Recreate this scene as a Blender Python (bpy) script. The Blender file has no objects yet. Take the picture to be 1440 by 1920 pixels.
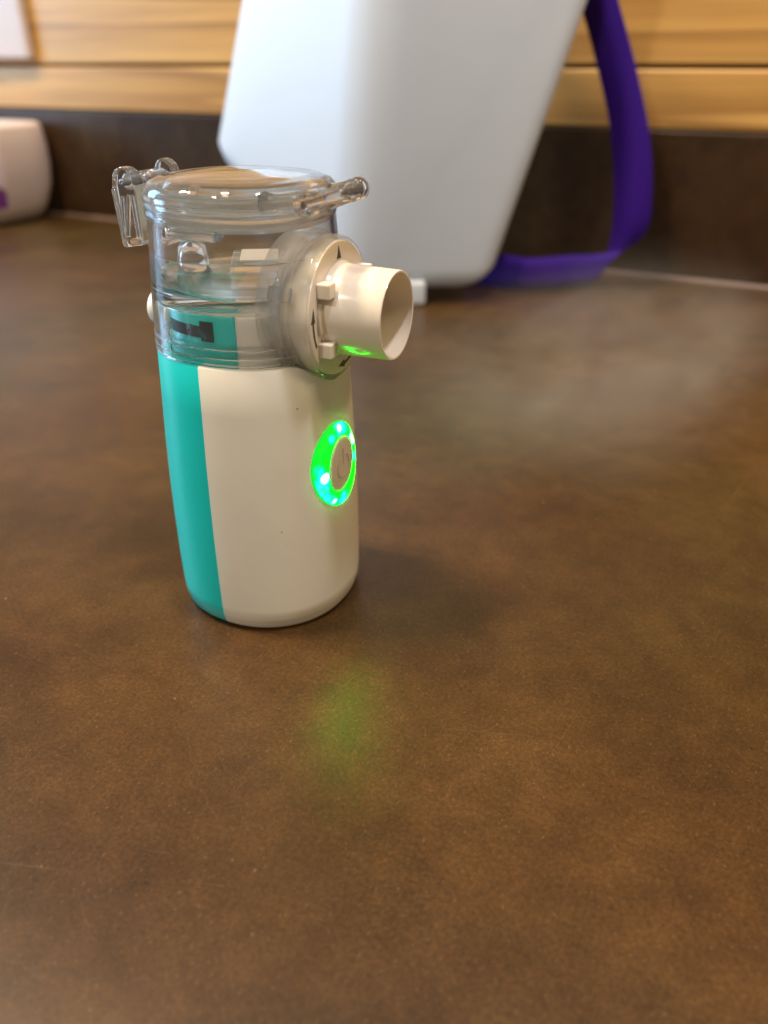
import bpy, bmesh, math, random
from mathutils import Vector, Matrix
random.seed(4)
R = math.radians
MM = 0.001

scene = bpy.context.scene
col = scene.collection

# ------------------------------------------------------------------ camera
cam_d = bpy.data.cameras.new("camera")
cam = bpy.data.objects.new("camera", cam_d)
col.objects.link(cam)
cam.location = (0, 0, 0.139)
cam.rotation_euler = (R(90 - 29.9), 0, 0)
cam_d.sensor_fit = 'VERTICAL'
cam_d.sensor_height = 36.0
cam_d.lens = 27.56
cam_d.clip_start = 0.005
cam_d.clip_end = 50
cam_d.dof.use_dof = True
cam_d.dof.focus_distance = 0.190
cam_d.dof.aperture_fstop = 9.5
scene.camera = cam

# ------------------------------------------------------------------ world
world = bpy.data.worlds.new("World")
scene.world = world
world.use_nodes = True
bg = world.node_tree.nodes["Background"]
bg.inputs[0].default_value = (1.0, 0.86, 0.60, 1)      # warm light of the room around
bg.inputs[1].default_value = 0.27

scene.view_settings.view_transform = 'Standard'
scene.view_settings.look = 'None'
scene.view_settings.exposure = 0.0
scene.view_settings.gamma = 1.0
scene.cycles.use_denoising = True
scene.cycles.max_bounces = 24
scene.cycles.transmission_bounces = 20
scene.cycles.transparent_max_bounces = 24
scene.cycles.glossy_bounces = 8
scene.cycles.sample_clamp_indirect = 6.0
scene.cycles.blur_glossy = 0.4

def lamp(name, loc, target, size, power, color, shape='DISK', size_y=None):
    d = bpy.data.lights.new(name, 'AREA')
    d.shape = shape
    d.size = size
    if size_y: d.size_y = size_y
    d.energy = power
    d.color = color
    o = bpy.data.objects.new(name, d)
    col.objects.link(o)
    o.location = loc
    v = Vector(target) - Vector(loc)
    o.rotation_euler = v.to_track_quat('-Z', 'Y').to_euler()
    return o
DEV = (-0.034, 0.200, 0.06)
# recessed ceiling lamps of the kitchen, warm, then added fill lamps
lamp("ceiling_and_fill_lamp", (-0.034 - 0.42, 0.200 + 0.05, 1.60), DEV, 0.17, 25, (1.0, 0.78, 0.52))
lamp("ceiling_and_fill_lamp", (-0.034 - 1.05, 0.200 + 0.36, 1.55), DEV, 0.16, 22, (1.0, 0.80, 0.58))
lamp("ceiling_and_fill_lamp", (-0.034 + 0.315, 0.200 - 0.203, 1.60), DEV, 0.12, 15, (0.96, 0.90, 0.98))
lamp("ceiling_and_fill_lamp", (-0.95, -0.85, 1.45), DEV, 0.16, 13, (1.0, 0.92, 0.82))  # added fill from the front left to brighten collar and body
lamp("ceiling_and_fill_lamp", (1.15, -0.35, 1.50), DEV, 0.30, 11, (1.0, 0.72, 0.40))  # added warm fill from the right to lift the dark button
# daylight window on the left
lamp("window_light", (-1.40, 0.72, 0.50), (0.0, 0.35, 0.08), 0.50, 17, (0.36, 0.65, 1.0), 'RECTANGLE', 0.75)

# ------------------------------------------------------------------ materials
def new_mat(name):
    m = bpy.data.materials.new(name); m.use_nodes = True
    nt = m.node_tree
    for n in list(nt.nodes): nt.nodes.remove(n)
    out = nt.nodes.new('ShaderNodeOutputMaterial')
    return m, nt, out
def N(nt, t, **kw):
    n = nt.nodes.new(t)
    for k, v in kw.items():
        if hasattr(n, k): setattr(n, k, v)
        else: n.inputs[k.replace('_', ' ')].default_value = v
    return n
def ramp(nt, fac, stops):
    n = nt.nodes.new('ShaderNodeValToRGB')
    e = n.color_ramp.elements
    while len(e) < len(stops): e.new(0.5)
    for i, (p, c) in enumerate(stops):
        e[i].position = p; e[i].color = (*c, 1)
    nt.links.new(fac, n.inputs[0])
    return n
def noise(nt, vec, scale, detail=4, rough=0.55, dist=0.0):
    n = nt.nodes.new('ShaderNodeTexNoise')
    n.inputs['Scale'].default_value = scale; n.inputs['Detail'].default_value = detail
    n.inputs['Roughness'].default_value = rough; n.inputs['Distortion'].default_value = dist
    if vec is not None: nt.links.new(vec, n.inputs['Vector'])
    return n
def coords(nt, scale=(1, 1, 1), rot=(0, 0, 0)):
    t = nt.nodes.new('ShaderNodeTexCoord')
    m = nt.nodes.new('ShaderNodeMapping')
    m.inputs['Scale'].default_value = scale
    m.inputs['Rotation'].default_value = rot
    nt.links.new(t.outputs['Object'], m.inputs['Vector'])
    return m.outputs[0]
def plastic(name, color, rough=0.35, sss=0.0, spec=0.5, var=0.04, bump=0.02, coat=0.0, specks=False):
    m, nt, out = new_mat(name)
    b = N(nt, 'ShaderNodeBsdfPrincipled')
    v = coords(nt)
    n = noise(nt, v, 60, 3)
    c2 = tuple(max(0, c * (1 - var)) for c in color)
    rp = ramp(nt, n.outputs[0], [(0.35, c2), (0.65, color)])
    last = rp.outputs[0]
    if specks:
        vo = nt.nodes.new('ShaderNodeTexVoronoi'); vo.inputs['Scale'].default_value = 62; nt.links.new(v, vo.inputs['Vector'])
        rv = ramp(nt, vo.outputs['Distance'], [(0.010, (0.75, 0.75, 0.75)), (0.020, (0, 0, 0))])
        m7 = N(nt, 'ShaderNodeMix', data_type='RGBA'); nt.links.new(rv.outputs[0], m7.inputs[0]); nt.links.new(last, m7.inputs[6]); m7.inputs[7].default_value = (0.10, 0.08, 0.06, 1); last = m7.outputs[2]
    nt.links.new(last, b.inputs['Base Color'])
    n2 = noise(nt, v, 900, 3)
    mr = N(nt, 'ShaderNodeMapRange'); nt.links.new(n2.outputs[0], mr.inputs[0])
    mr.inputs[3].default_value = rough * 0.85; mr.inputs[4].default_value = rough * 1.15
    nt.links.new(mr.outputs[0], b.inputs['Roughness'])
    b.inputs['Specular IOR Level'].default_value = spec
    b.inputs['Coat Weight'].default_value = coat
    if sss:
        b.inputs['Subsurface Weight'].default_value = sss
        b.inputs['Subsurface Radius'].default_value = (1, 0.8, 0.6)
        b.inputs['Subsurface Scale'].default_value = 0.003
    if bump:
        bp = N(nt, 'ShaderNodeBump'); bp.inputs['Strength'].default_value = bump
        bp.inputs['Distance'].default_value = 0.0003
        nt.links.new(n2.outputs[0], bp.inputs['Height'])
        nt.links.new(bp.outputs[0], b.inputs['Normal'])
    nt.links.new(b.outputs[0], out.inputs[0])
    return m
def clear(name, ior=1.49, tint=(0.99, 0.995, 0.992), thin=0.4, rough=0.0, bump=0.15, bscale=120, milky_bounce=0.0):
    m, nt, out = new_mat(name)
    g = N(nt, 'ShaderNodeBsdfGlass'); g.inputs['IOR'].default_value = ior
    g.inputs['Roughness'].default_value = rough; g.inputs['Color'].default_value = (*tint, 1)
    t = N(nt, 'ShaderNodeBsdfTransparent'); t.inputs[0].default_value = (*tint, 1)
    v = coords(nt); n = noise(nt, v, bscale, 2)
    bp = N(nt, 'ShaderNodeBump'); bp.inputs['Strength'].default_value = bump; bp.inputs['Distance'].default_value = 0.0005
    nt.links.new(n.outputs[0], bp.inputs['Height']); nt.links.new(bp.outputs[0], g.inputs['Normal'])
    mx = N(nt, 'ShaderNodeMixShader'); mx.inputs[0].default_value = thin
    nt.links.new(g.outputs[0], mx.inputs[1]); nt.links.new(t.outputs[0], mx.inputs[2])
    last = mx
    if milky_bounce:  # white mixed in to stand for light bouncing inside the clear plastic
        d = N(nt, 'ShaderNodeBsdfTranslucent'); d.inputs[0].default_value = (0.85, 0.87, 0.86, 1)
        d2 = N(nt, 'ShaderNodeBsdfDiffuse'); d2.inputs[0].default_value = (0.85, 0.87, 0.86, 1)
        ad = N(nt, 'ShaderNodeMixShader'); nt.links.new(d.outputs[0], ad.inputs[1]); nt.links.new(d2.outputs[0], ad.inputs[2])
        m3 = N(nt, 'ShaderNodeMixShader'); m3.inputs[0].default_value = milky_bounce
        nt.links.new(mx.outputs[0], m3.inputs[1]); nt.links.new(ad.outputs[0], m3.inputs[2]); last = m3
    nt.links.new(last.outputs[0], out.inputs[0])
    return m

M_white = plastic('off_white_plastic', (0.76, 0.73, 0.63), 0.36, 0.15, 0.5, specks=True)
M_teal = plastic('teal_plastic', (0.0, 0.53, 0.50), 0.34, 0.0, 0.5)
M_beige = plastic('beige_gloss_plastic', (0.76, 0.68, 0.57), 0.16, 0.2, 0.5, bump=0.01)
M_symbol_shade = plastic('symbol_groove_shade', (0.66, 0.62, 0.53), 0.5)  # darker beige paints groove shading onto the raised symbol
M_knob = plastic('white_knob_plastic', (0.80, 0.80, 0.76), 0.35)
M_dark = plastic('dark_print', (0.06, 0.055, 0.05), 0.5)
M_slot = plastic('dark_slot', (0.01, 0.03, 0.03), 0.4)
M_clear = clear('clear_plastic', 1.49, tint=(1, 1, 1), thin=0.05, bump=0.0, bscale=60, milky_bounce=0.004)
M_clear2 = clear('clear_plastic_thick', 1.49, tint=(1, 1, 1), thin=0.0, bump=0.0, bscale=200, milky_bounce=0.03)
M_collar = clear('clear_plastic_collar', 1.49, tint=(1, 1, 1), thin=0.68, bump=0.0, bscale=150, milky_bounce=0.10)
M_ridge = clear('clear_ribbed_plastic', 1.49, thin=0.1, bump=0.05, milky_bounce=0.18)
M_water = clear('water', 1.33, (0.99, 1, 1), thin=0.3, bump=0.1)

# counter laminate
M_counter, nt, out = new_mat('brown_stone_laminate')
b = N(nt, 'ShaderNodeBsdfPrincipled')
v = coords(nt)
n1 = noise(nt, v, 17, 7, 0.66, 0.2)
n2 = noise(nt, v, 85, 8, 0.72, 0.2)
nh = noise(nt, v, 5, 2, 0.5, 0.0)
n3 = noise(nt, v, 1000, 6, 0.9)
vs = coords(nt, (1, 0.55, 1), (0, 0, 0.5))
n4 = noise(nt, vs, 1500, 2, 0.6)
r1a = ramp(nt, n1.outputs[0], [(0.30, (0.026, 0.0140, 0.0040)), (0.50, (0.040, 0.0225, 0.0062)), (0.70, (0.058, 0.035, 0.0105))])
r1b = ramp(nt, n1.outputs[0], [(0.30, (0.034, 0.0145, 0.0036)), (0.50, (0.050, 0.0222, 0.0056)), (0.70, (0.067, 0.032, 0.0085))])
rh = ramp(nt, nh.outputs[0], [(0.40, (0, 0, 0)), (0.62, (1, 1, 1))])
r1 = N(nt, 'ShaderNodeMix', data_type='RGBA'); nt.links.new(rh.outputs[0], r1.inputs[0]); nt.links.new(r1a.outputs[0], r1.inputs[6]); nt.links.new(r1b.outputs[0], r1.inputs[7])
r2 = ramp(nt, n2.outputs[0], [(0.30, (0.27, 0.27, 0.27)), (0.52, (0.50, 0.50, 0.49)), (0.72, (0.76, 0.74, 0.70))])
mx = N(nt, 'ShaderNodeMix', data_type='RGBA', blend_type='OVERLAY'); mx.inputs[0].default_value = 0.6
nt.links.new(r1.outputs[2], mx.inputs[6]); nt.links.new(r2.outputs[0], mx.inputs[7])
r3 = ramp(nt, n3.outputs[0], [(0.34, (0.15, 0.15, 0.15)), (0.5, (0.5, 0.5, 0.5)), (0.66, (0.86, 0.85, 0.83))])
mx2 = N(nt, 'ShaderNodeMix', data_type='RGBA', blend_type='OVERLAY'); mx2.inputs[0].default_value = 0.8
nt.links.new(mx.outputs[2], mx2.inputs[6]); nt.links.new(r3.outputs[0], mx2.inputs[7])
r4 = ramp(nt, n4.outputs[0], [(0.62, (0, 0, 0)), (0.76, (1, 1, 1))])
mx3 = N(nt, 'ShaderNodeMix', data_type='RGBA'); nt.links.new(mx2.outputs[2], mx3.inputs[6])
mx3.inputs[7].default_value = (0.30, 0.20, 0.11, 1)
ml = N(nt, 'ShaderNodeMath', operation='MULTIPLY'); ml.inputs[1].default_value = 0.22
nt.links.new(r4.outputs[0], ml.inputs[0]); nt.links.new(ml.outputs[0], mx3.inputs[0])
last = mx3.outputs[2]
for (sc_, rz_, off_, thr_) in (((9, 600, 1), 0.55, 0.0, 0.79), ((11, 650, 1), -0.35, 3.0, 0.785), ((9, 600, 1), 1.7, 8.0, 0.79)):
    t9 = nt.nodes.new('ShaderNodeTexCoord'); m9 = nt.nodes.new('ShaderNodeMapping')
    m9.inputs['Rotation'].default_value = (0, 0, rz_); nt.links.new(t9.outputs['Object'], m9.inputs[0])
    m8 = nt.nodes.new('ShaderNodeMapping'); m8.inputs['Scale'].default_value = sc_; m8.inputs['Location'].default_value = (off_, off_, off_); nt.links.new(m9.outputs[0], m8.inputs[0])
    n9 = noise(nt, m8.outputs[0], 2.2, 1, 0.5)
    r9 = ramp(nt, n9.outputs[0], [(thr_, (0, 0, 0)), (thr_ + 0.02, (0.12, 0.12, 0.12))])
    m7 = N(nt, 'ShaderNodeMix', data_type='RGBA'); nt.links.new(r9.outputs[0], m7.inputs[0]); nt.links.new(last, m7.inputs[6]); m7.inputs[7].default_value = (0.22, 0.15, 0.085, 1); last = m7.outputs[2]
vo = nt.nodes.new('ShaderNodeTexVoronoi'); vo.inputs['Scale'].default_value = 40; nt.links.new(v, vo.inputs['Vector'])
rv = ramp(nt, vo.outputs['Distance'], [(0.004, (0.4, 0.4, 0.4)), (0.022, (0, 0, 0))])
m7 = N(nt, 'ShaderNodeMix', data_type='RGBA'); nt.links.new(rv.outputs[0], m7.inputs[0]); nt.links.new(last, m7.inputs[6]); m7.inputs[7].default_value = (0.40, 0.32, 0.22, 1); last = m7.outputs[2]
nt.links.new(last, b.inputs['Base Color'])
mr = N(nt, 'ShaderNodeMapRange'); nt.links.new(n2.outputs[0], mr.inputs[0]); mr.inputs[3].default_value = 0.29; mr.inputs[4].default_value = 0.37
nt.links.new(mr.outputs[0], b.inputs['Roughness'])
b.inputs['Specular IOR Level'].default_value = 0.32
bp = N(nt, 'ShaderNodeBump'); bp.inputs['Strength'].default_value = 0.22; bp.inputs['Distance'].default_value = 0.0001
nt.links.new(n3.outputs[0], bp.inputs['Height']); nt.links.new(bp.outputs[0], b.inputs['Normal'])
nt.links.new(b.outputs[0], out.inputs[0])

M_splash = M_counter.copy(); M_splash.name = 'dark_brown_laminate'
for n in M_splash.node_tree.nodes:
    if n.type == 'VALTORGB' and n.color_ramp.elements[-1].color[0] < 0.12:
        for e in n.color_ramp.elements:
            c = e.color; e.color = (c[0] * 0.78, c[1] * 0.76, c[2] * 1.1, 1)

def wood(name, seed):
    m, nt, out = new_mat(name)
    b = N(nt, 'ShaderNodeBsdfPrincipled')
    t = nt.nodes.new('ShaderNodeTexCoord')
    mp = nt.nodes.new('ShaderNodeMapping')
    mp.inputs['Location'].default_value = (seed * 1.7, seed, seed * .37)
    mp.inputs['Scale'].default_value = (0.35, 16, 16)
    nt.links.new(t.outputs['Object'], mp.inputs[0])
    n = noise(nt, mp.outputs[0], 1.0, 2, 0.4, 0.15)
    w = nt.nodes.new('ShaderNodeMath'); w.operation = 'MULTIPLY'; w.inputs[1].default_value = 11
    nt.links.new(n.outputs[0], w.inputs[0])
    fr = nt.nodes.new('ShaderNodeMath'); fr.operation = 'FRACT'; nt.links.new(w.outputs[0], fr.inputs[0])
    r = ramp(nt, fr.outputs[0], [(0.0, (0.52, 0.30, 0.090)), (0.55, (0.45, 0.247, 0.068)), (0.90, (0.31, 0.155, 0.040)), (1.0, (0.50, 0.285, 0.082))])
    mp2 = nt.nodes.new('ShaderNodeMapping'); mp2.inputs['Scale'].default_value = (8, 250, 250)
    nt.links.new(t.outputs['Object'], mp2.inputs[0])
    n2 = noise(nt, mp2.outputs[0], 1.0, 3)
    mx = N(nt, 'ShaderNodeMix', data_type='RGBA', blend_type='OVERLAY'); mx.inputs[0].default_value = 0.35
    nt.links.new(r.outputs[0], mx.inputs[6]); nt.links.new(n2.outputs[0], mx.inputs[7])
    nt.links.new(mx.outputs[2], b.inputs['Base Color'])
    b.inputs['Roughness'].default_value = 0.38
    nt.links.new(b.outputs[0], out.inputs[0])
    return m

def fabric(name, color):
    m, nt, out = new_mat(name)
    b = N(nt, 'ShaderNodeBsdfPrincipled')
    v = coords(nt)
    w = nt.nodes.new('ShaderNodeTexWave'); w.inputs['Scale'].default_value = 350; w.inputs['Distortion'].default_value = 1.0
    nt.links.new(v, w.inputs[0])
    r = ramp(nt, w.outputs[0], [(0, tuple(c * .7 for c in color)), (1, color)])
    nt.links.new(r.outputs[0], b.inputs['Base Color']); b.inputs['Roughness'].default_value = 0.7
    b.inputs['Specular IOR Level'].default_value = 0.25
    bp = N(nt, 'ShaderNodeBump'); bp.inputs['Strength'].default_value = 0.4; bp.inputs['Distance'].default_value = 0.0004
    nt.links.new(w.outputs[0], bp.inputs['Height']); nt.links.new(bp.outputs[0], b.inputs['Normal'])
    nt.links.new(b.outputs[0], out.inputs[0])
    return m
M_purple = fabric('purple_webbing', (0.042, 0.004, 0.27))

M_bin, nt, out = new_mat('frosted_white_plastic')
b = N(nt, 'ShaderNodeBsdfPrincipled')
b.inputs['Base Color'].default_value = (0.54, 0.605, 0.69, 1); b.inputs['Roughness'].default_value = 0.45
b.inputs['Subsurface Weight'].default_value = 0.6; b.inputs['Subsurface Radius'].default_value = (1, 1, 1)
b.inputs['Subsurface Scale'].default_value = 0.03
v = coords(nt); n = noise(nt, v, 14, 3); bp = N(nt, 'ShaderNodeBump'); bp.inputs['Strength'].default_value = 0.15; bp.inputs['Distance'].default_value = 0.004
nt.links.new(n.outputs[0], bp.inputs['Height']); nt.links.new(bp.outputs[0], b.inputs['Normal'])
nt.links.new(b.outputs[0], out.inputs[0])

# lit ring: LEDs behind a green lens
M_led, nt, out = new_mat('green_led_lens')
em = N(nt, 'ShaderNodeEmission')
tc = nt.nodes.new('ShaderNodeTexCoord')
total = None
for (q_, z_, rad_, amp_) in ((-8.6, 43.0, 1.5, 120), (-8.0, 43.6, 1.0, 120), (6.2, 50.0, 1.7, 120), (-0.9, 54.2, 1.1, 110), (-4.6, 34.8, 1.0, 110), (0.2, 34.6, 0.9, 90), (7.0, 47.6, 1.3, 110), (-5.6, 32.9, 0.8, 90), (6.6, 49.0, 1.3, 100),
                             (-10.3, 40.0, 3.6, 34), (-7.2, 34.6, 3.0, 34), (0.5, 54.5, 3.4, 32), (-10.8, 45.5, 2.4, 30), (7.6, 43, 1.9, 24), (-4.6, 52.6, 1.4, 26), (-0.5, 32.6, 3.0, 32)):
    d_ = nt.nodes.new('ShaderNodeVectorMath'); d_.operation = 'DISTANCE'
    nt.links.new(tc.outputs['Object'], d_.inputs[0]); d_.inputs[1].default_value = (0.0253, (q_ - 2.1) * MM, (z_ + 2.2) * MM)
    m_ = nt.nodes.new('ShaderNodeMapRange'); m_.interpolation_type = 'SMOOTHERSTEP'
    nt.links.new(d_.outputs['Value'], m_.inputs[0])
    m_.inputs[1].default_value = 0.0; m_.inputs[2].default_value = rad_ * 1.5 * MM
    m_.inputs[3].default_value = amp_; m_.inputs[4].default_value = 0
    if total is None: total = m_.outputs[0]
    else:
        a_ = N(nt, 'ShaderNodeMath', operation='ADD'); nt.links.new(total, a_.inputs[0]); nt.links.new(m_.outputs[0], a_.inputs[1]); total = a_.outputs[0]
n = noise(nt, tc.outputs['Object'], 230, 3, 0.5, 1.5)
mr = N(nt, 'ShaderNodeMapRange'); nt.links.new(n.outputs[0], mr.inputs[0])
mr.inputs[1].default_value = 0.35; mr.inputs[2].default_value = 0.65; mr.inputs[3].default_value = 0.7; mr.inputs[4].default_value = 3.0
a_ = N(nt, 'ShaderNodeMath', operation='ADD'); nt.links.new(total, a_.inputs[0]); nt.links.new(mr.outputs[0], a_.inputs[1])
dv = N(nt, 'ShaderNodeMath', operation='MULTIPLY'); dv.inputs[1].default_value = 1 / 90.0; nt.links.new(total, dv.inputs[0])
rc = ramp(nt, dv.outputs[0], [(0.0, (0.0, 0.9, 0.001)), (0.05, (0.0, 1.0, 0.003)), (0.16, (0.0, 1.0, 0.035)), (0.40, (0.002, 1.0, 0.06)), (0.75, (0.06, 1.0, 0.08))])
nt.links.new(rc.outputs[0], em.inputs[0])
mr.inputs[3].default_value = 13.0; mr.inputs[4].default_value = 36.0
mr.inputs[1].default_value = 0.40; mr.inputs[2].default_value = 0.60
nt.links.new(mr.outputs[0], em.inputs[1])
gl = N(nt, 'ShaderNodeBsdfGlossy'); gl.inputs['Roughness'].default_value = 0.08; gl.inputs[0].default_value = (0.06, 0.06, 0.06, 1)
ad = N(nt, 'ShaderNodeAddShader'); nt.links.new(em.outputs[0], ad.inputs[0]); nt.links.new(gl.outputs[0], ad.inputs[1])
nt.links.new(ad.outputs[0], out.inputs[0])

M_led_edge, nt, out = new_mat('green_led_rim')
em = N(nt, 'ShaderNodeEmission'); em.inputs[0].default_value = (0.01, 1.0, 0.05, 1); em.inputs[1].default_value = 0.85
nt.links.new(em.outputs[0], out.inputs[0])

# ------------------------------------------------------------------ mesh helpers (all dimensions in millimetres)
def link(name, bm, mat, parent=None, smooth=True, scale=True):
    if scale: bmesh.ops.scale(bm, vec=(MM, MM, MM), verts=bm.verts)
    bmesh.ops.recalc_face_normals(bm, faces=bm.faces)
    me = bpy.data.meshes.new(name); bm.to_mesh(me); bm.free()
    if smooth:
        for p in me.polygons: p.use_smooth = True
    o = bpy.data.objects.new(name, me); col.objects.link(o)
    if mat: me.materials.append(mat)
    if parent: o.parent = parent
    return o
def bevel(o, w, seg=3, angle=35):
    m = o.modifiers.new('bevel', 'BEVEL'); m.width = w * MM; m.segments = seg; m.limit_method = 'ANGLE'; m.angle_limit = R(angle)
    m.harden_normals = True
    return o
def subsurf(o, n=2):
    m = o.modifiers.new('sub', 'SUBSURF'); m.levels = n; m.render_levels = n
def split_smooth(o, ang=38):
    me = o.data
    me.polygons.foreach_set('use_smooth', [True] * len(me.polygons))
    try: me.set_sharp_from_angle(angle=R(ang))
    except Exception: pass
    return o
def sup(th, n):
    c, s = abs(math.cos(th)), abs(math.sin(th))
    return (c ** n + s ** n) ** (-1.0 / n)
def width_scale(z):
    pts = [(0, .985), (60, .978), (76, .968), (117, .925)]
    for (za, sa), (zb, sb_) in zip(pts, pts[1:]):
        if z <= zb: return sa + (sb_ - sa) * max(0, z - za) / (zb - za)
    return pts[-1][1]
def sweep(profile, exp=2.0, a0=None, a1=None, seg=96, center=(0, 0), zfun=None, fit=True):
    """closed profile [(r,z)...] swept round z as a superellipse; a0..a1 in degrees for a partial sweep"""
    bm = bmesh.new()
    full = a0 is None
    n = seg
    rows = []
    for i in range(n if full else n + 1):
        th = 2 * math.pi * i / n if full else R(a0 + (a1 - a0) * i / n)
        k = sup(th, exp)
        row = []
        for (r, z) in profile:
            zz = z if zfun is None else zfun(z, th)
            if fit and i >= 0: k = sup(th, exp) * width_scale(z)
            row.append(bm.verts.new((center[0] + r * k * math.cos(th), center[1] + r * k * math.sin(th), zz)))
        rows.append(row)
    m = len(profile)
    for i in range(n):
        a, b_ = rows[i], rows[(i + 1) % len(rows)]
        for j in range(m):
            q = (a[j], a[(j + 1) % m], b_[(j + 1) % m], b_[j])
            try: bm.faces.new(q)
            except ValueError: pass
    if not full:
        bm.faces.new(rows[0]); bm.faces.new(list(reversed(rows[-1])))
    bmesh.ops.remove_doubles(bm, verts=bm.verts, dist=0.0005)
    return bm
def lathe_k(profile, z0, seg=96, q0=0.0):
    """closed profile [(k,r)...] turned round the horizontal +x axis at height z0"""
    bm = bmesh.new(); rows = []
    for i in range(seg):
        th = 2 * math.pi * i / seg
        rows.append([bm.verts.new((k, q0 + r * math.cos(th), z0 + r * math.sin(th))) for k, r in profile])
    m = len(profile)
    for i in range(seg):
        a, b_ = rows[i], rows[(i + 1) % seg]
        for j in range(m):
            try: bm.faces.new((a[j], a[(j + 1) % m], b_[(j + 1) % m], b_[j]))
            except ValueError: pass
    bmesh.ops.remove_doubles(bm, verts=bm.verts, dist=0.0005)
    return bm
def lathe_q(profile, k0, z0, seg=48):
    """closed profile [(q,r)...] turned round an axis parallel to y"""
    bm = bmesh.new(); rows = []
    for i in range(seg):
        th = 2 * math.pi * i / seg
        rows.append([bm.verts.new((k0 + r * math.cos(th), q, z0 + r * math.sin(th))) for q, r in profile])
    m = len(profile)
    for i in range(seg):
        a, b_ = rows[i], rows[(i + 1) % seg]
        for j in range(m):
            try: bm.faces.new((a[j], a[(j + 1) % m], b_[(j + 1) % m], b_[j]))
            except ValueError: pass
    bmesh.ops.remove_doubles(bm, verts=bm.verts, dist=0.0005)
    return bm
def box(bm, lo, hi, mtx=None):
    vs = [bm.verts.new((x, y, z)) for x in (lo[0], hi[0]) for y in (lo[1], hi[1]) for z in (lo[2], hi[2])]
    for f in ((0, 1, 3, 2), (4, 6, 7, 5), (0, 4, 5, 1), (2, 3, 7, 6), (0, 2, 6, 4), (1, 5, 7, 3)):
        bm.faces.new([vs[i] for i in f])
    if mtx is not None: bmesh.ops.transform(bm, matrix=mtx, verts=vs)
    return vs
def extrude_poly(pts, d):
    """closed polygon (list of Vectors) extruded by vector d"""
    bm = bmesh.new()
    a = [bm.verts.new(p) for p in pts]; b_ = [bm.verts.new(Vector(p) + Vector(d)) for p in pts]
    bm.faces.new(a); bm.faces.new(list(reversed(b_)))
    n = len(pts)
    for i in range(n): bm.faces.new((a[i], b_[i], b_[(i + 1) % n], a[(i + 1) % n]))
    return bm
def empty(name, loc, rz=0):
    o = bpy.data.objects.new(name, None); col.objects.link(o)
    o.location = [c * MM for c in loc]; o.rotation_euler = (0, 0, rz); o.empty_display_size = 0.02
    return o
def tag(o, label, cat, group=None):
    o['label'] = label; o['category'] = cat
    if group: o['group'] = group
    return o

# ------------------------------------------------------------------ setting
WP = Vector((0, 695, 0)); WD = Vector((-0.891, 0.454, 0)).normalized(); WN = Vector((-0.454, -0.891, 0)).normalized()
WALL_RZ = math.atan2(-WD.y, -WD.x)          # wall local +x runs to the right
def wall_obj(o):
    o.location = WP * MM; o.rotation_euler = (0, 0, WALL_RZ)
    return o
# wall-local: x along the wall, -y out of the wall towards the room, z up
cb = bmesh.new(); box(cb, (-1100, -1000, -30), (1100, 0, 0))
counter = wall_obj(link('countertop', cb, M_counter, smooth=False)); bevel(counter, 3)
counter['kind'] = 'structure'
sb = bmesh.new(); box(sb, (-1100, 0, -30), (1100, 18, 97.5))
splash = wall_obj(link('backsplash', sb, M_splash, smooth=False)); bevel(splash, 1.2); splash['kind'] = 'structure'
jb = extrude_poly([(-1099, 0.5, 0.05), (-1099, -2.4, 0.05), (-1099, -1.2, 0.9), (-1099, 0.5, 2.4)], (2198, 0, 0))
joint = link('sealant_joint', jb, plastic('sealant', (0.12, 0.078, 0.055), 0.4), splash, smooth=False)
M_gap = plastic('dark_wall_board', (0.05, 0.028, 0.014), 0.7)
wb = bmesh.new(); box(wb, (-1100, 19, 98), (1100, 30, 700))
wall = wall_obj(link('wall', wb, M_gap, smooth=False)); wall['kind'] = 'structure'
z = 98.0
for i, hgt in enumerate([37.5, 87, 87, 87, 87]):
    pb = bmesh.new(); box(pb, (-1100, 3, z + (0 if i == 0 else 1.0)), (1100, 19.2, z + hgt - 1.0))
    pl = link('plank', pb, wood('pine_wood', i * 3.1 + 1), wall, smooth=False); bevel(pl, 2.2)
    z += hgt

# socket plate on the wall (top left)
sp = bmesh.new(); box(sp, (-500, -6, 139.5), (-374, 3, 222))
plate = link('socket_plate', sp, plastic('pale_pink_plastic', (0.52, 0.42, 0.37), 0.4), smooth=False); bevel(plate, 4.4, 6, 30)
wall_obj(plate); tag(plate, 'pale rounded plate fixed on the pine planks above the purple-marked bottle', 'wall plate')

# ------------------------------------------------------------------ nebulizer
AZ = R(-23.5)
neb = empty('nebulizer', (-34, 200, 0), AZ)
tag(neb, 'small handheld mesh nebulizer in white and teal with clear cup and glowing green ring', 'nebulizer')
EX = 2.18
ZT = 76.3
def body_profile(inset=0.0):
    out_ = [(0.01, 0.3), (23.2, 0.3), (24.7, 0.7), (25.3, 1.5), (25.75, 3.5), (26.0, 3.9), (26.15, 7), (26.3, 16), (26.3, 28), (26.1, 40), (25.7, 52), (25.15, 64), (24.75, ZT - 0.5), (24.45, ZT)]
    out_ = [(max(0.01, r - inset), zz) for r, zz in out_]
    return out_ + [(21.2, ZT), (21.2, ZT - 5), (0.01, ZT - 5)]
def dip(z, th):
    if z < ZT - 3: return z
    d = abs(math.degrees((th + math.pi) % (2 * math.pi) - math.pi))
    s = max(0.0, 1 - d / 42.0); s = s * s * (3 - 2 * s)
    return z - 7.5 * s * (1 if z > ZT - 4 else 0)
front = link('front_shell', sweep(body_profile(), EX, -91.8, 91.8, 140, zfun=dip), M_white, neb); split_smooth(front)
back = link('back_shell', sweep(body_profile(0.12), EX, 92.05, 267.95, 140), M_teal, neb); split_smooth(back)
foot = link('base_plate', sweep([(0.01, -0.0), (22.6, 0.0), (22.9, 0.28), (0.01, 0.28)], EX, seg=96), M_slot, neb)
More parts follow.
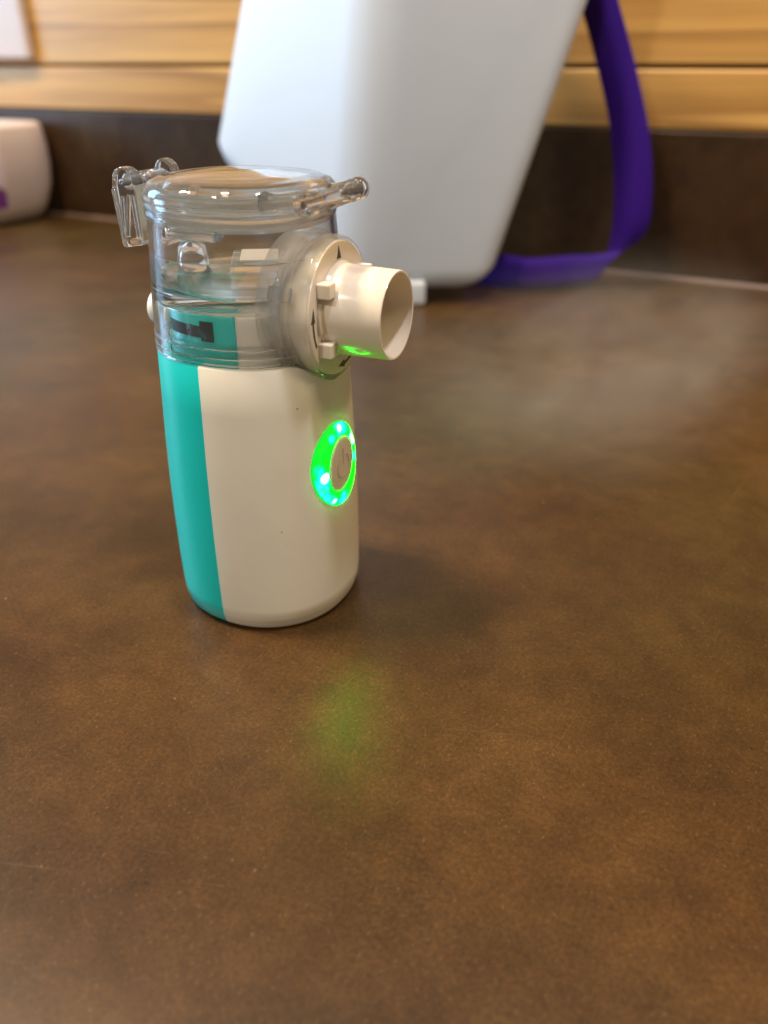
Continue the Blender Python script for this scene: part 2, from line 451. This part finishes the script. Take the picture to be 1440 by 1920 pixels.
# release knob at the back
kn = lathe_k([(-30.2, 0.01), (-30.2, 3.4), (-29.8, 4.4), (-29.0, 4.9), (-24.5, 5.0), (-24.5, 0.01)], 81.5, 48)
link('release_knob', kn, M_knob, neb)
# neck inside the transparent skirt of the cup
neck_prof = [(18.0, 71.5), (20.9, 71.5), (20.9, 78), (20.5, 78.4), (20.4, 87.0), (19.6, 88.0), (0.01, 88.0), (0.01, 84), (17.5, 84)]
link('neck', sweep(neck_prof, EX, -68, 68, 60), M_white, neb)
nb = link('neck', sweep(neck_prof, EX, 68.3, 291.7, 90), M_teal, neb); nb['label'] = 'teal rear half of the neck under the clear cup'
sl = bmesh.new()
for (a0, a1, z0, z1) in ((-128, -88, 82.2, 85.0), (-94, -84, 81.4, 86.2)):
    t_ = sweep([(19.0, z0), (20.75, z0), (20.75, z1), (19.0, z1)], EX, a0, a1, 16)
    me_ = bpy.data.meshes.new('t'); t_.to_mesh(me_); t_.free(); sl.from_mesh(me_)
link('contact_slot', sl, M_slot, neb, smooth=False)
rb = bmesh.new()
for z0 in (78.2, 80.3):
    t_ = sweep([(20.3, z0), (21.15, z0 + .1), (21.15, z0 + .5), (20.3, z0 + .6)], EX, seg=72)
    me_ = bpy.data.meshes.new('t'); t_.to_mesh(me_); t_.free(); rb.from_mesh(me_)
link('seal_rib', rb, M_clear, neb)

# clear cup: jacket with floor, closed solid
cup_prof = [(24.55, 76.5), (24.35, 84), (24.05, 92), (23.5, 101), (23.15, 108.2),
            (21.6, 108.2), (21.95, 100), (22.3, 93.4), (21.0, 91.3), (8, 90.6), (0.01, 90.6), (0.01, 89.0), (20.9, 89.0), (22.3, 88.2), (22.8, 84), (23.1, 76.5)]
cup = link('medicine_cup', sweep(cup_prof, EX + .1, seg=128), M_clear, neb); split_smooth(cup, 50)
wat = sweep([(0.01, 90.75), (8, 90.75), (20.8, 91.5), (21.9, 93.5), (21.85, 94.3), (21.2, 93.9), (0.01, 93.8)], EX + .1, seg=128)
water = link('liquid', wat, M_water, neb); split_smooth(water, 60)
# rings moulded into the jacket
for z0, rr in ((99.5, 23.45), (80.5, 24.38), (78.3, 24.42)):
    link('moulded_ring', sweep([(rr - .35, z0 - .25), (rr + .18, z0 - .12), (rr + .18, z0 + .12), (rr - .35, z0 + .25)], EX + .1, seg=96), M_clear, neb, smooth=False)
# nozzle dome and plate standing in the cup
nz = sweep([(0.01, 101.5), (2.2, 101.2), (3.4, 100.0), (3.9, 97.0), (4.3, 91.0), (3.2, 91.0), (2.9, 97), (2.4, 99.6), (0.01, 100.2)], 2.4, seg=40, center=(-11, -7))
link('inlet_dome', nz, M_clear2, neb)
pbm = bmesh.new(); box(pbm, (-7, -6, 0), (7, 6, 2.6), Matrix.Translation((2.5, 2, 94.0)) @ Matrix.Rotation(R(28), 4, 'Z') @ Matrix.Rotation(R(8), 4, 'X'))
fr_ = link('mesh_frame', pbm, M_clear2, neb, smooth=False); bevel(fr_, 0.5)
pbm = bmesh.new(); box(pbm, (-4.6, -3.8, 0), (4.6, 3.8, 0.5), Matrix.Translation((2.5, 2, 96.9)) @ Matrix.Rotation(R(28), 4, 'Z') @ Matrix.Rotation(R(8), 4, 'X'))
mp_ = link('mesh_plate', pbm, M_beige, neb, smooth=False)
# clear clip tab under the lid
tb = [Vector((x, -20.2 - 1.0 * math.cos(i / 11 * math.pi), zz)) for i, (x, zz) in enumerate([])]
tabm = bmesh.new(); box(tabm, (-8.5, -21.6, 104.4), (6.2, -17.0, 106.6))
tabo = link('clip_tab', tabm, M_clear2, neb, smooth=False); bevel(tabo, 1.0, 4)

# lid
lid_prof = [(23.35, 107.6), (23.55, 108.4), (23.55, 109.4), (23.25, 109.6), (23.25, 110.4), (23.6, 110.6), (23.6, 112.6), (23.3, 113.9), (22.3, 114.9), (19.8, 115.8), (18.6, 115.6), (17.0, 116.0), (9, 116.8), (0.01, 117.0),
            (0.01, 115.3), (9, 115.1), (17.5, 114.2), (20.6, 113.2), (21.4, 111.8), (21.4, 108.5), (22.0, 107.6)]
lid = link('lid', sweep(lid_prof, EX + .12, seg=128), M_clear, neb); split_smooth(lid, 42)
sk = sweep([(20.2, 106.0), (21.3, 106.0), (21.3, 113.0), (20.6, 113.3), (20.2, 112.8)], EX + .1, seg=96)
link('sealing_collar', sk, M_ridge, neb)
for z0 in (107.2, 109.0, 110.6, 112.2):
    link('sealing_collar_rib', sweep([(21.25, z0), (21.55, z0 + .2), (21.55, z0 + .5), (21.25, z0 + .7)], EX + .1, seg=96), M_ridge, neb)
# catch bar on the front of the lid
cb_ = lathe_q([(-17.8, 0.9), (-17.8, 2.2), (-17.5, 2.55), (-11.6, 2.55), (-11.4, 2.35), (-5.5, 2.3), (-5.3, 2.5), (5.5, 2.3), (5.7, 2.5), (7.6, 2.5), (7.7, 2.3), (8.2, 2.3), (8.3, 2.6), (10.0, 2.6), (10.5, 2.2), (10.5, 0.9)], 26.4, 113.0)
link('catch_bar', cb_, M_clear2, neb)
pin = lathe_q([(-17.3, 0.01), (-17.3, 0.82), (10.0, 0.82), (10.0, 0.01)], 26.4, 113.0, 20)
link('catch_pin', pin, plastic('steel_pin', (0.16, 0.13, 0.11), 0.25), neb)
arm = bmesh.new(); box(arm, (14.5, -16.5, 110.8), (26.0, -13.5, 114.2)); box(arm, (19, 5, 110.8), (26.0, 8, 114.2))
a_ = link('catch_arm', arm, M_clear2, neb, smooth=False); bevel(a_, 0.5)
# hinge on the back of the lid
HK, HZ = -28.2, 113.6
hb = lathe_q([(-4.5, 0.9), (-4.5, 1.9), (7.0, 1.9), (7.0, 0.9)], HK, HZ)
link('hinge_barrel', hb, M_clear2, neb)
for q0, q1 in ((-8.4, -4.8), (7.2, 10.6)):
    pts = [(-31.0, 115.2), (-30.2, 116.4), (-28.8, 117.0), (-27.0, 116.9), (-25.4, 115.9), (-24.6, 114.2), (-24.4, 100.4), (-24.9, 99.2), (-30.5, 98.2), (-31.2, 98.8), (-31.7, 112.5)]
    if q0 > 0: pts = [(-30.6, 115.2), (-30.0, 116.8), (-28.6, 117.6), (-27.0, 117.4), (-25.4, 116.2), (-24.4, 113.2), (-24.4, 104.5), (-27, 103), (-30.6, 104.5), (-31.0, 112.5)]
    o_ = link('hinge_bracket', extrude_poly([(k, q0, zz) for k, zz in pts], (0, q1 - q0, 0)), M_clear2, neb, smooth=False)
    bevel(o_, 0.7, 3)
o_ = link('hinge_pin', lathe_q([(-8.6, 0.01), (-8.6, 0.85), (10.6, 0.85), (10.6, 0.01)], HK, HZ, 24), plastic('steel_pin_dark', (0.18, 0.2, 0.24), 0.2), neb)
for (k0, z0, k1, z1) in ((-30.9, 112.0, -30.0, 100.0), (-28.6, 110.5, -29.6, 100.0), (-26.6, 111.0, -28.6, 101.0), (-25.6, 111.0, -25.4, 101.0)):
    w_ = 0.55
    rbm = extrude_poly([(k0 - w_, -9.0, z0), (k0 + w_, -9.0, z0), (k1 + w_, -9.0, z1), (k1 - w_, -9.0, z1)], (0, 0.9, 0))
    o_ = link('hinge_rib', rbm, M_clear2, neb, smooth=False); bevel(o_, 0.25)
lg = bmesh.new(); box(lg, (-30.6, -4.6, 98.6), (-21.3, 7.0, 100.0)); box(lg, (-27.8, -3.0, 110.6), (-20.6, 6.2, 112.0))
o_ = link('hinge_bridge', lg, M_clear2, neb, smooth=False); bevel(o_, 0.4)

# collar and mouthpiece
ZC = 86.8
ring = lathe_k([(12.0, 15.6), (12.0, 17.0), (17.0, 17.15), (23.8, 17.15), (24.8, 17.0), (25.2, 16.7), (25.2, 16.3), (24.7, 16.1), (14, 16.1)], ZC, 128)
rg = link('collar_ring', ring, M_collar, neb); split_smooth(rg, 40)
flange = lathe_k([(16.5, 16.9), (16.5, 18.1), (17.6, 18.3), (18.6, 18.0), (18.6, 17.0), (17.5, 16.9)], ZC, 128)
link('collar_flange', flange, M_collar, neb)
tabs = bmesh.new()
for a_deg in (158,):
    m_ = Matrix.Translation((0, 0, ZC)) @ Matrix.Rotation(R(a_deg), 4, 'X')
    box(tabs, (15.5, 17.0, -1.7), (21.5, 18.3, 1.7), m_)
o_ = link('collar_grip', tabs, M_clear2, neb, smooth=False); bevel(o_, 0.4)
disc = lathe_k([(14.5, 9.4), (14.5, 14.9), (18.2, 14.9), (18.4, 15.7), (19.6, 15.7), (19.8, 15.0), (21.2, 15.0), (21.4, 15.9), (24.8, 15.9), (25.3, 15.8), (25.5, 15.4), (25.5, 9.4)], ZC, 128)
mp = link('mouthpiece', disc, M_beige, neb); split_smooth(mp, 40)
tube = lathe_k([(25.0, 9.4), (25.0, 11.5), (25.7, 11.4), (26.3, 11.0), (27.4, 10.75), (40.2, 10.45), (40.55, 10.3), (40.6, 10.0), (40.45, 9.75), (26.5, 9.5)], ZC, 128)
tb_ = link('mouth_tube', tube, M_beige, mp); split_smooth(tb_, 50)
plug = lathe_k([(18.2, 0.01), (18.2, 9.45), (19.2, 9.45), (19.2, 0.01)], ZC, 64)
link('inner_baffle', plug, M_beige, mp)
def polar(a_deg, r, k=0.0):
    return Vector((k, r * math.cos(R(a_deg)), ZC + r * math.sin(R(a_deg))))
# lugs round the tube: near upper, near lower, far upper, far lower
for a_deg in (146, 214, 34, 326):
    bmx = bmesh.new()
    c_ = Vector((0, 12.4 * math.cos(R(a_deg)), ZC + 12.4 * math.sin(R(a_deg))))
    box(bmx, (25.3, c_.y - 1.75, c_.z - 1.8), (28.9, c_.y + 1.75, c_.z + 1.8))
    o_ = link('lug', bmx, M_beige, mp, smooth=False); bevel(o_, 0.45, 4)
bmx = bmesh.new()
t_ = None
for i in range(12):
    pass
seg_ = []
def arc_poly(a0, a1, r0, r1, n=14):
    return [polar(a0 + (a1 - a0) * i / n, r1) for i in range(n + 1)] + [polar(a1 + (a0 - a1) * i / n, r0) for i in range(n + 1)]
def flat(name, pts, k, d, mat, parent, smooth=False):
    return link(name, extrude_poly([(k, p.y, p.z) for p in pts], (d, 0, 0)), mat, parent, smooth=smooth)
o_ = flat('raised_rib', arc_poly(160, 196, 10.6, 12.3), 25.4, 0.9, M_beige, mp); bevel(o_, 0.25)
# printed arrows
flat('arrow_mark', [polar(90, 15.0), polar(95.5, 12.0), polar(84.5, 12.0)], 25.48, 0.07, M_dark, mp)
def arrow(a0, a1, r):
    """curved arrow from angle a0 to a1 (head at a1)"""
    s = 1 if a1 > a0 else -1
    hb_ = a1 - s * 14
    pts = [polar(a0 + (hb_ - a0) * i / 12, r + 0.36) for i in range(13)]
    pts += [polar(hb_, r + 1.0), polar(a1, r), polar(hb_, r - 1.0)]
    pts += [polar(hb_ + (a0 - hb_) * i / 12, r - 0.36) for i in range(13)]
    flat('arrow_mark', pts, 25.48, 0.07, M_dark, mp)
arrow(205, 166, 14.1)
arrow(303, 262, 14.1)

# power button with its lit ring, following the bulge of the shell
BZ = 46.2
def surf_k(q, z_):
    """front surface of the shell: k for a given q at height z"""
    pr = [(26.15, 6), (26.3, 16), (26.3, 28), (26.1, 40), (25.7, 52), (25.15, 64), (24.75, 75.8)]
    r = pr[-1][0]
    for (r0, z0), (r1, z1) in zip(pr, pr[1:]):
        if z0 <= z_ <= z1: r = r0 + (r1 - r0) * (z_ - z0) / (z1 - z0); break
    return (max(0, r ** EX - abs(q) ** EX)) ** (1 / EX)
bmx = bmesh.new(); rows = []
NS, NR = 120, 14
for i in range(NS):
    th = 2 * math.pi * i / NS
    egg = 1 + 0.10 * math.sin(th)
    qo, zo = 10.3 * math.cos(th) * (1 - 0.05 * math.sin(th)) - 2.9 - 0.9 * math.sin(th), 12.1 * math.sin(th)
    qi, zi = 6.8 * math.cos(th) - 2.3, 8.1 * math.sin(th) - 0.2
    row = []
    ko = surf_k(qo, BZ + zo) * 0.981 + 0.12
    ki = 25.7
    for j in range(NR + 1):
        t = j / NR
        h = math.sin(t * math.pi) * 0.55
        row.append(bmx.verts.new((ko + (ki - ko) * t + h, qo + (qi - qo) * t, BZ + zo + (zi - zo) * t)))
    row.append(bmx.verts.new((24.4, qi, BZ + zi)))
    row.append(bmx.verts.new((ko - 1.2, qo, BZ + zo)))
    rows.append(row)
for i in range(NS):
    a, b_ = rows[i], rows[(i + 1) % NS]
    for j in range(len(a)):
        bmx.faces.new((a[j], a[(j + 1) % len(a)], b_[(j + 1) % len(a)], b_[j]))
NC = NR + 3
for idx, f_ in enumerate(list(bmx.faces)):
    j = idx % NC
    if j <= 0 or j >= NR - 1: f_.material_index = 1
o_ = link('light_ring', bmx, M_led, neb); o_.data.materials.append(M_led_edge)
bmx = bmesh.new(); prev = None
rings = [(24.6, 7.15), (25.7, 7.1), (26.0, 6.8), (26.15, 6.2), (26.25, 3.0), (26.28, 0.02)]
rws = [[bmx.verts.new((k, r * .955 * math.cos(2 * math.pi * i / 72) - 2.3, BZ - 0.2 + r * 1.11 * math.sin(2 * math.pi * i / 72))) for i in range(72)] for k, r in rings]
for a, b_ in zip(rws, rws[1:]):
    for i in range(72): bmx.faces.new((a[i], a[(i + 1) % 72], b_[(i + 1) % 72], b_[i]))
bmx.faces.new(rws[-1]); bmx.faces.new(list(reversed(rws[0])))
btn = link('power_button', bmx, M_white, neb); split_smooth(btn, 50)
def bpolar(a, r): return Vector((0, r * math.cos(R(a)) - 2.3, BZ - 0.6 + r * math.sin(R(a))))
pts = [bpolar(125 + 290 * i / 26, 3.5) for i in range(27)] + [bpolar(415 - 290 * i / 26, 3.0) for i in range(27)]
flat('power_symbol', pts, 26.15, 0.30, M_symbol_shade, btn)
pts = [Vector((0, -2.5, BZ - 0.2)), Vector((0, -2.1, BZ - 0.2)), Vector((0, -2.1, BZ + 4.4)), Vector((0, -2.5, BZ + 4.4))]
flat('power_symbol', pts, 26.15, 0.30, M_symbol_shade, btn)

# ------------------------------------------------------------------ frosted container, tilted, behind the nebulizer
def hull_box(name, bot, top, mat, bev):
    bm = bmesh.new()
    a = [bm.verts.new(p) for p in bot]; b_ = [bm.verts.new(p) for p in top]
    bm.faces.new(list(reversed(a))); bm.faces.new(b_)
    for i in range(4): bm.faces.new((a[i], a[(i + 1) % 4], b_[(i + 1) % 4], b_[i]))
    o = link(name, bm, mat, smooth=True)
    m = o.modifiers.new('bevel', 'BEVEL'); m.width = bev * MM; m.segments = 8; m.limit_method = 'NONE'
    return o
tub = hull_box('container', [(-24, 510, 1.5), (75, 518, 1.5), (10, 606, 48), (-127, 600, 75)],
               [(-1, 500, 234), (150, 545, 242), (60, 640, 262), (-76, 600, 252)], M_bin, 21)
tag(tub, 'large frosted white plastic container leaning on the counter behind the nebulizer', 'container')
ft = bmesh.new(); box(ft, (14, 511, 0.3), (27, 519, 16))
fo = link('foot', ft, M_bin, tub, smooth=False); bevel(fo, 2.5, 4)

# ------------------------------------------------------------------ purple strap
def ribbon(name, pts, mat, thick=1.2, sub=10):
    """pts: (centre, half-width vector)"""
    def cr(p0, p1, p2, p3, t):
        return 0.5 * ((2 * p1) + (-p0 + p2) * t + (2 * p0 - 5 * p1 + 4 * p2 - p3) * t * t + (-p0 + 3 * p1 - 3 * p2 + p3) * t ** 3)
    P = [Vector(a) for a, _ in pts]; W = [Vector(w) for _, w in pts]
    P = [2 * P[0] - P[1]] + P + [2 * P[-1] - P[-2]]; W = [W[0]] + W + [W[-1]]
    L = []
    for i in range(1, len(P) - 2):
        for s in range(sub): L.append((cr(*P[i - 1:i + 3], s / sub), cr(*W[i - 1:i + 3], s / sub)))
    L.append((P[-2], W[-2]))
    bm = bmesh.new(); rows = []
    for i, (c, w) in enumerate(L):
        t = (L[min(i + 1, len(L) - 1)][0] - L[max(i - 1, 0)][0]).normalized()
        n = t.cross(w).normalized() * thick * .5
        rows.append([bm.verts.new(c - w + n), bm.verts.new(c - w * .3 + n * 1.3), bm.verts.new(c + w * .3 + n * 1.3), bm.verts.new(c + w + n),
                     bm.verts.new(c + w - n), bm.verts.new(c - w - n)])
    for a, b_ in zip(rows, rows[1:]):
        for j in range(6): bm.faces.new((a[j], a[(j + 1) % 6], b_[(j + 1) % 6], b_[j]))
    bm.faces.new(rows[0]); bm.faces.new(list(reversed(rows[-1])))
    return link(name, bm, mat)
CAMT = R(29.9)
strap = ribbon('strap', [
    ((96, 555, 232), (-8, 6, -3)), ((113, 555, 201), (-8.5, 6, -3)), ((127.3, 555, 170.5), (-9, 6, -2)), ((141.2, 555, 140.3), (-11, 5, 1)), ((155.2, 555, 105.1), (-11.5, 4, 1)),
    ((163.2, 555, 73.8), (-11.8, 3, 0)), ((166.3, 555, 42), (-11.2, 3, -2)), ((161.2, 556, 24), (-8, 3, -6)), ((150, 558, 14), (-2, 0, -10)),
    ((127, 556, 12), (1, 0, -11)), ((100, 550, 11.6), (0, 1, -11)), ((84, 556, 12), (0, 0, -11.5)), ((60, 575, 12), (0, 0, -11.5))], M_purple)
tag(strap, 'purple woven strap hanging in a loop beside the frosted white container', 'strap')

# ------------------------------------------------------------------ pale bottle at the left, against the backsplash
bot = empty('bottle', (-393, 837, 0), WALL_RZ)
tag(bot, 'squat pale bottle with a purple mark on its label, standing by the left edge', 'bottle')
bp_ = [(0.01, 0.2), (30, 0.2), (37, 3), (43, 14), (48.5, 32), (50.5, 52), (50.5, 68), (49, 84), (48, 86.5), (45.5, 88), (0.01, 88.5)]
o_ = link('bottle_body', sweep(bp_, 4.5, seg=72, fit=False), plastic('pale_bottle_plastic', (0.56, 0.47, 0.43), 0.4), bot)
def surf_patch(r_extra, a0, a1, z0, z1, mat, nm, wave=False):
    bm = bmesh.new(); rows = []
    prof = bp_[3:9]
    def rad(z_):
        for (r0, za), (r1, zb) in zip(prof, prof[1:]):
            if za <= z_ <= zb: return r0 + (r1 - r0) * (z_ - za) / (zb - za)
        return prof[-1][0]
    for i in range(17):
        th = R(a0 + (a1 - a0) * i / 16)
        rr = []
        for j in range(7):
            zz = z0 + (z1 - z0) * j / 6
            if wave: zz = z0 + ((z1 - z0) * (0.45 + 0.55 * math.sin(i / 16 * math.pi))) * j / 6
            k = (rad(zz) + r_extra) * sup(th, 4.5)
            rr.append(bm.verts.new((k * math.cos(th), k * math.sin(th), zz)))
        rows.append(rr)
    for a, b_ in zip(rows, rows[1:]):
        for j in range(6): bm.faces.new((a[j], b_[j], b_[j + 1], a[j + 1]))
    return link(nm, bm, mat, bot)
surf_patch(0.25, -150, -20, 14, 82, plastic('label_paper', (0.60, 0.52, 0.54), 0.3), 'bottle_label')
surf_patch(0.5, -100, -22, 16, 50, plastic('purple_print', (0.20, 0.05, 0.27), 0.35), 'label_mark', True)

# ------------------------------------------------------------------ fine mist drifting from the mouthpiece
M_mist, nt, out = new_mat('mist')
pv = N(nt, 'ShaderNodeVolumePrincipled'); pv.inputs['Color'].default_value = (1.0, 0.88, 0.72, 1)
pv.inputs['Anisotropy'].default_value = 0.2
t = nt.nodes.new('ShaderNodeTexCoord')
mp0 = N(nt, 'ShaderNodeMapping'); mp0.inputs['Scale'].default_value = (1.6, 1.3, 1.5); nt.links.new(t.outputs['Object'], mp0.inputs[0])
n = noise(nt, mp0.outputs[0], 1.5, 3, 0.5, 0.9)
mr = N(nt, 'ShaderNodeMapRange'); nt.links.new(n.outputs[0], mr.inputs[0])
mr.inputs[1].default_value = 0.35; mr.inputs[2].default_value = 0.75; mr.inputs[3].default_value = 0.8; mr.inputs[4].default_value = 9.0
ln = nt.nodes.new('ShaderNodeVectorMath'); ln.operation = 'LENGTH'; nt.links.new(t.outputs['Object'], ln.inputs[0])
fo_ = N(nt, 'ShaderNodeMapRange'); fo_.interpolation_type = 'SMOOTHERSTEP'; nt.links.new(ln.outputs['Value'], fo_.inputs[0])
fo_.inputs[1].default_value = 0.1; fo_.inputs[2].default_value = 0.98; fo_.inputs[3].default_value = 1.0; fo_.inputs[4].default_value = 0.0
ml = N(nt, 'ShaderNodeMath', operation='MULTIPLY'); nt.links.new(mr.outputs[0], ml.inputs[0]); nt.links.new(fo_.outputs[0], ml.inputs[1])
nt.links.new(ml.outputs[0], pv.inputs['Density']); nt.links.new(pv.outputs[0], out.inputs['Volume'])
bm = bmesh.new(); bmesh.ops.create_icosphere(bm, subdivisions=4, radius=1.0)
mist = link('mist', bm, M_mist, scale=False); mist['kind'] = 'stuff'
mist.location = (0.080, 0.250, 0.052); mist.scale = (0.135, 0.060, 0.044)
mist.rotation_euler = (0, R(4), math.atan2(0.8, 0.75))
mist['label'] = 'faint pale mist drifting away from the open mouthpiece over the counter'; mist['category'] = 'mist'
